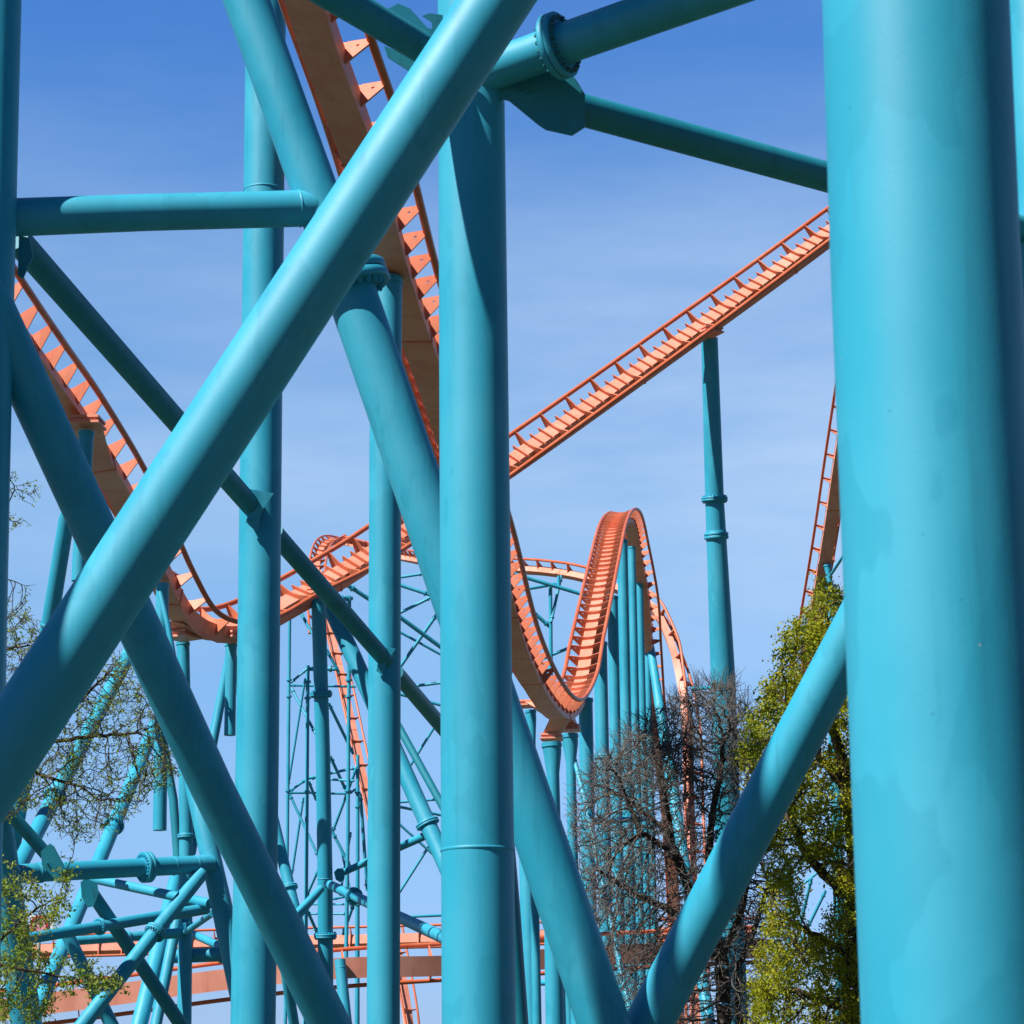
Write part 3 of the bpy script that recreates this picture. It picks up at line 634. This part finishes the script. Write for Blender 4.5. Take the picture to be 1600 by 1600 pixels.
A, B, r, ch = branch_meshes(nd, par, .0085, 2.55, .26, .03)
print('bare', len(nd)); thin = np.where(r < .016)[0]
spray(B, nd, par, r, rng.choice(thin, min(len(thin), 8200), replace=False), 1, .36, .0078, sub=.5)
yy = np.array([q[1] for q in px_of(nd)]); up = np.where((r < .012) & (yy < 1230))[0]
spray(B, nd, par, r, rng.choice(up, min(len(up), 1500), replace=False), 1, .55, .0072, seg=4, wide=.45, droop=-.18, sub=.7)
tree('bare_tree', 'leafless dark tree with dense grey twigs in front of the row of columns', base, A, B, BARKD, TWIG)
# yellow-green tree
z = 57
outl = [(1270, 935), (1290, 912), (1318, 915), (1345, 960), (1400, 1040), (1450, 1200), (1470, 1400), (1480, 1640), (1165, 1640), (1180, 1540), (1192, 1440), (1205, 1380), (1196, 1300), (1168, 1225), (1162, 1170), (1170, 1120), (1196, 1112), (1196, 1070), (1215, 1030), (1232, 1005), (1222, 985), (1248, 972)]
hole = [(1248, 1345), (1290, 1350), (1300, 1400), (1296, 1450), (1262, 1460), (1244, 1420)]
att = sample(outl, 3600, z, 2.4, clump=(230, 14)); att2 = sample(outl, 1500, z, 2.4)
def cut(a, h): return np.array([p for p, (x, y) in zip(a, px_of(a)) if not in_poly(x, y, h)])
att = cut(np.vstack([att, att2]), hole)
b0 = P(1330, 1600, z); base = Vector((b0.x, b0.y, 0))
sk = [[base, P(1332, 1600, z), P(1335, 1480, z), P(1338, 1360, z)], [P(1338, 1400, z), P(1295, 1372, z - .5), P(1262, 1340, z - .7), P(1240, 1290, z - .5), P(1210, 1240, z)], [P(1338, 1360, z), P(1325, 1240, z), P(1300, 1120, z), P(1290, 1000, z), P(1295, 940, z)],
      [P(1325, 1240, z), P(1280, 1180, z), P(1230, 1100, z)], [P(1335, 1500, z), P(1290, 1470, z + .4), P(1235, 1440, z), P(1205, 1420, z)], [P(1332, 1580, z), P(1280, 1560, z), P(1215, 1540, z)], [P(1338, 1360, z), P(1400, 1300, z), P(1430, 1200, z)]]
nd, par = colonize(att, sk, .14, 1.8, .17)
A, B, r, ch = branch_meshes(nd, par, .010, 2.2, .22, .03)
tips = nd[(r < .0135)]; print('leafy', len(nd), len(tips))
tips = np.vstack([tips, np.array(spray(B, nd, par, r, np.where((r < .0135) & (rng.random(len(nd)) < .55))[0], 1, .22, .007))])
lf = leaves(tips, 14, .095, .078, .5)
tree('leafy_tree', 'yellow green leafing tree at lower right behind the rising diagonal', base, A, B, BARK, BARK, lf, LEAFY)
# twiggy tree at left
z = 52
R1 = [(-40, 745), (40, 735), (64, 760), (50, 800), (60, 830), (66, 905), (60, 930), (20, 960), (-40, 970)]
R2 = [(-40, 960), (40, 955), (62, 985), (120, 1010), (165, 1050), (190, 1010), (215, 1040), (235, 1090), (262, 1130), (290, 1185), (262, 1225), (220, 1260), (170, 1290), (128, 1320), (90, 1300), (60, 1260), (-40, 1300)]
R3 = [(-40, 1380), (60, 1372), (118, 1362), (128, 1400), (90, 1440), (60, 1450), (50, 1480), (120, 1500), (170, 1512), (196, 1530), (186, 1550), (120, 1548), (80, 1570), (60, 1600), (-40, 1610)]
att = np.vstack([sample(R1, 260, z, 1.2, clump=(9, 11)), sample(R2, 1700, z, 2.0), sample(R2, 800, z, 1.5, clump=(34, 12)), sample(R3, 1100, z - 1, 1.6, clump=(30, 12)), sample(R3, 200, z - 1, 1.2)])
b0 = P(-330, 1600, z); base = Vector((b0.x, b0.y, 0))
sk = [[base, P(-320, 1500, z), P(-270, 1350, z), P(-230, 1200, z)], [P(-230, 1250, z), P(-120, 1180, z), P(-20, 1150, z), P(70, 1160, z), P(150, 1150, z), P(215, 1145, z)], [P(-230, 1200, z), P(-130, 1000, z), P(-60, 870, z), P(10, 800, z)],
      [P(-20, 1150, z), P(60, 1210, z + .5), P(130, 1230, z)], [P(-270, 1350, z), P(-140, 1440, z - 1), P(-30, 1500, z - 1), P(40, 1515, z - 1), P(120, 1530, z - 1)], [P(-30, 1500, z - 1), P(30, 1440, z - 1), P(90, 1400, z - 1)], [P(70, 1160, z), P(120, 1100, z), P(170, 1050, z)], [P(-60, 870, z), P(0, 900, z), P(40, 915, z)], [P(-120, 1100, z), P(-30, 1020, z), P(40, 1010, z)]]
nd, par = colonize(att, sk, .10, 1.5, .14)
A, B, r, ch = branch_meshes(nd, par, .006, 2.75, .13, .02)
print('bud', len(nd)); thin = np.where(r < .011)[0]
xt = spray(B, nd, par, r, rng.choice(thin, min(len(thin), 3600), replace=False), 1, .22, .0058, droop=.05)
tp = np.vstack([nd[(r < .008)], np.array(xt)]); py = np.array([p[1] for p in px_of(tp)]); px_ = np.array([p[0] for p in px_of(tp)])
low = py > 1345; lfa = leaves(tp[low], 3, .05, .075); pick = rng.random(len(tp)) < .8; lfb = leaves(tp[(~low) & pick], 2, .035, .055)
k = len(lfa[0]); lf = (lfa[0] + lfb[0], lfa[1] + [tuple(i + k for i in f) for f in lfb[1]], None)
tree('budding_tree', 'budding tree with fine twigs and small green leaves at the left edge', base, A, B, BARK, BARK, lf, LEAFG)
#@@SETTING
# ================================================================== ground, sky, sun
m = MB(); n = 40
vs = []; fs = []
for i in range(n + 1):
    for j in range(n + 1): vs.append(((i / n - .5) * 6000, (j / n - .3) * 6000, 0.0))
for i in range(n):
    for j in range(n): a = i * (n + 1) + j; fs.append((a, a + n + 1, a + n + 2, a + 1))
g = link('ground', (vs, fs, None), GRASS); g['kind'] = 'structure'
AZ = rad(52); EL = rad(50)
s = Vector((-math.sin(AZ) * math.cos(EL), -math.cos(AZ) * math.cos(EL), math.sin(EL)))
sl = bpy.data.lights.new('sun', 'SUN'); sl.energy = 5.0; sl.angle = rad(.53); sl.color = (1, .95, .88)
so = bpy.data.objects.new('sun', sl); C.objects.link(so); so.rotation_euler = s.to_track_quat('Z', 'Y').to_euler(); so.location = (-20, -20, 60)
def shade_col(label, x, y, z, t, r=.42, group=GC, up=9):  # columns added out of view, sized and placed only to cast shade
    q = P(x, y, z) + s * t; m = MB(); top = q + Vector((0, 0, up)); m.tube([top, Vector((q.x, q.y, 0))], [r, r], 48)
    o = link('coaster_support', m.data(), TEAL, None, Vector((q.x, q.y, 0))); tag(o, label, 'coaster support', group)
shade_col('unseen teal column added outside the left of the frame to shade the right-hand diagonal', 1172, 1262, 40, 25)
shade_col('unseen teal column added outside the left of the frame to shade the foot of the diagonal', 1064, 1490, 40.2, 23, .24, up=1.0)
shade_col('unseen teal column added outside the lower left of the frame to shade the longest diagonal', 78, 1015, 26.5, 10, .36, up=1.3)
m = MB(); m.tube([P(885, 66, 31) + s * 9, P(1330, -90, 29.3) + s * 9], [.55, .55], 48); o = link('cross_beam', m.data(), TEAL, None, P(885, 66, 31) + s * 9); tag(o, 'unseen teal beam added overhead outside the top of the frame to shade the top beam', 'beam', GH)  # added out of view so that its shadow falls on the top beam
w = bpy.data.worlds.new('World'); bpy.context.scene.world = w; w.use_nodes = True; nt = w.node_tree
bg = nt.nodes['Background']; sky = N(nt, 'ShaderNodeTexSky', sky_type='NISHITA'); sky.sun_disc = False; sky.sun_elevation = EL; sky.sun_rotation = math.atan2(s.x, s.y)
sky.air_density = 1.0; sky.dust_density = .6; sky.ozone_density = 3.0; sky.altitude = 150
tc = N(nt, 'ShaderNodeTexCoord')
mp = N(nt, 'ShaderNodeMapping'); mp.inputs['Rotation'].default_value = (0, rad(-14), 0); mp.inputs['Scale'].default_value = (2.2, 2.2, 11); nt.links.new(tc.outputs['Generated'], mp.inputs[0])
c1 = noise(nt, mp.outputs[0], 1.9, 8, .6)
mp2 = N(nt, 'ShaderNodeMapping'); mp2.inputs['Scale'].default_value = (1.2, 1.2, 3.0); mp2.inputs['Location'].default_value = (.3, 0, .4); nt.links.new(tc.outputs['Generated'], mp2.inputs[0])
c2 = noise(nt, mp2.outputs[0], 2.4, 3, .5)
sx = N(nt, 'ShaderNodeSeparateXYZ'); nt.links.new(tc.outputs['Generated'], sx.inputs[0])
# band of thin high cloud between about 5 and 20 degrees up
bandu = ramp(nt, sx.outputs['Z'], .12, .25); bandd = ramp(nt, sx.outputs['Z'], .26, .41, (1, 1, 1, 1), (.17, .17, .17, 1))
mm = N(nt, 'ShaderNodeMath', operation='MULTIPLY'); nt.links.new(bandu, mm.inputs[0]); nt.links.new(bandd, mm.inputs[1])
cc = N(nt, 'ShaderNodeMath', operation='MULTIPLY'); nt.links.new(ramp(nt, c1, .26, .74, (.35, .35, .35, 1)), cc.inputs[0]); nt.links.new(ramp(nt, c2, .25, .6, (.5, .5, .5, 1)), cc.inputs[1])
north = ramp(nt, sx.outputs['Y'], -.1, .5)
c3 = N(nt, 'ShaderNodeMath', operation='MULTIPLY'); nt.links.new(cc.outputs[0], c3.inputs[0]); nt.links.new(mm.outputs[0], c3.inputs[1])
c4 = N(nt, 'ShaderNodeMath', operation='MULTIPLY'); nt.links.new(c3.outputs[0], c4.inputs[0]); nt.links.new(north, c4.inputs[1])
tr_ = N(nt, 'ShaderNodeValToRGB'); nt.links.new(sx.outputs['Z'], tr_.inputs[0]); e = tr_.color_ramp.elements
e[0].position = .05; e[0].color = (.52, .64, .96, 1); e[1].position = .8; e[1].color = (.10, .25, .45, 1)
for p_, c_ in ((.13, (.66, .82, 1.0, 1)), (.24, (.50, .88, 1.05, 1)), (.34, (.25, .74, 1.08, 1)), (.43, (.07, .60, 1.16, 1))):
    q_ = e.new(p_); q_.color = c_
tint = N(nt, 'ShaderNodeMix', data_type='RGBA', blend_type='MULTIPLY'); tint.inputs[0].default_value = 1; nt.links.new(sky.outputs[0], tint.inputs[6]); nt.links.new(tr_.outputs[0], tint.inputs[7])
t2 = N(nt, 'ShaderNodeMix', data_type='RGBA', blend_type='MULTIPLY'); t2.inputs[0].default_value = 1; nt.links.new(tint.outputs[2], t2.inputs[6]); nt.links.new(ramp(nt, sx.outputs['Y'], .1, .8, (.36, .37, .42, 1), (1.15, 1.15, 1.2, 1)), t2.inputs[7])
cl = mix(nt, c4.outputs[0], t2.outputs[2], (4.3, 5.6, 7.5))
nt.links.new(cl, bg.inputs['Color']); bg.inputs['Strength'].default_value = .089
vs_ = bpy.context.scene.view_settings; vs_.view_transform = 'Standard'; vs_.look = 'None'; vs_.gamma = 1; vs_.exposure = .56; vs_.use_curve_mapping = False
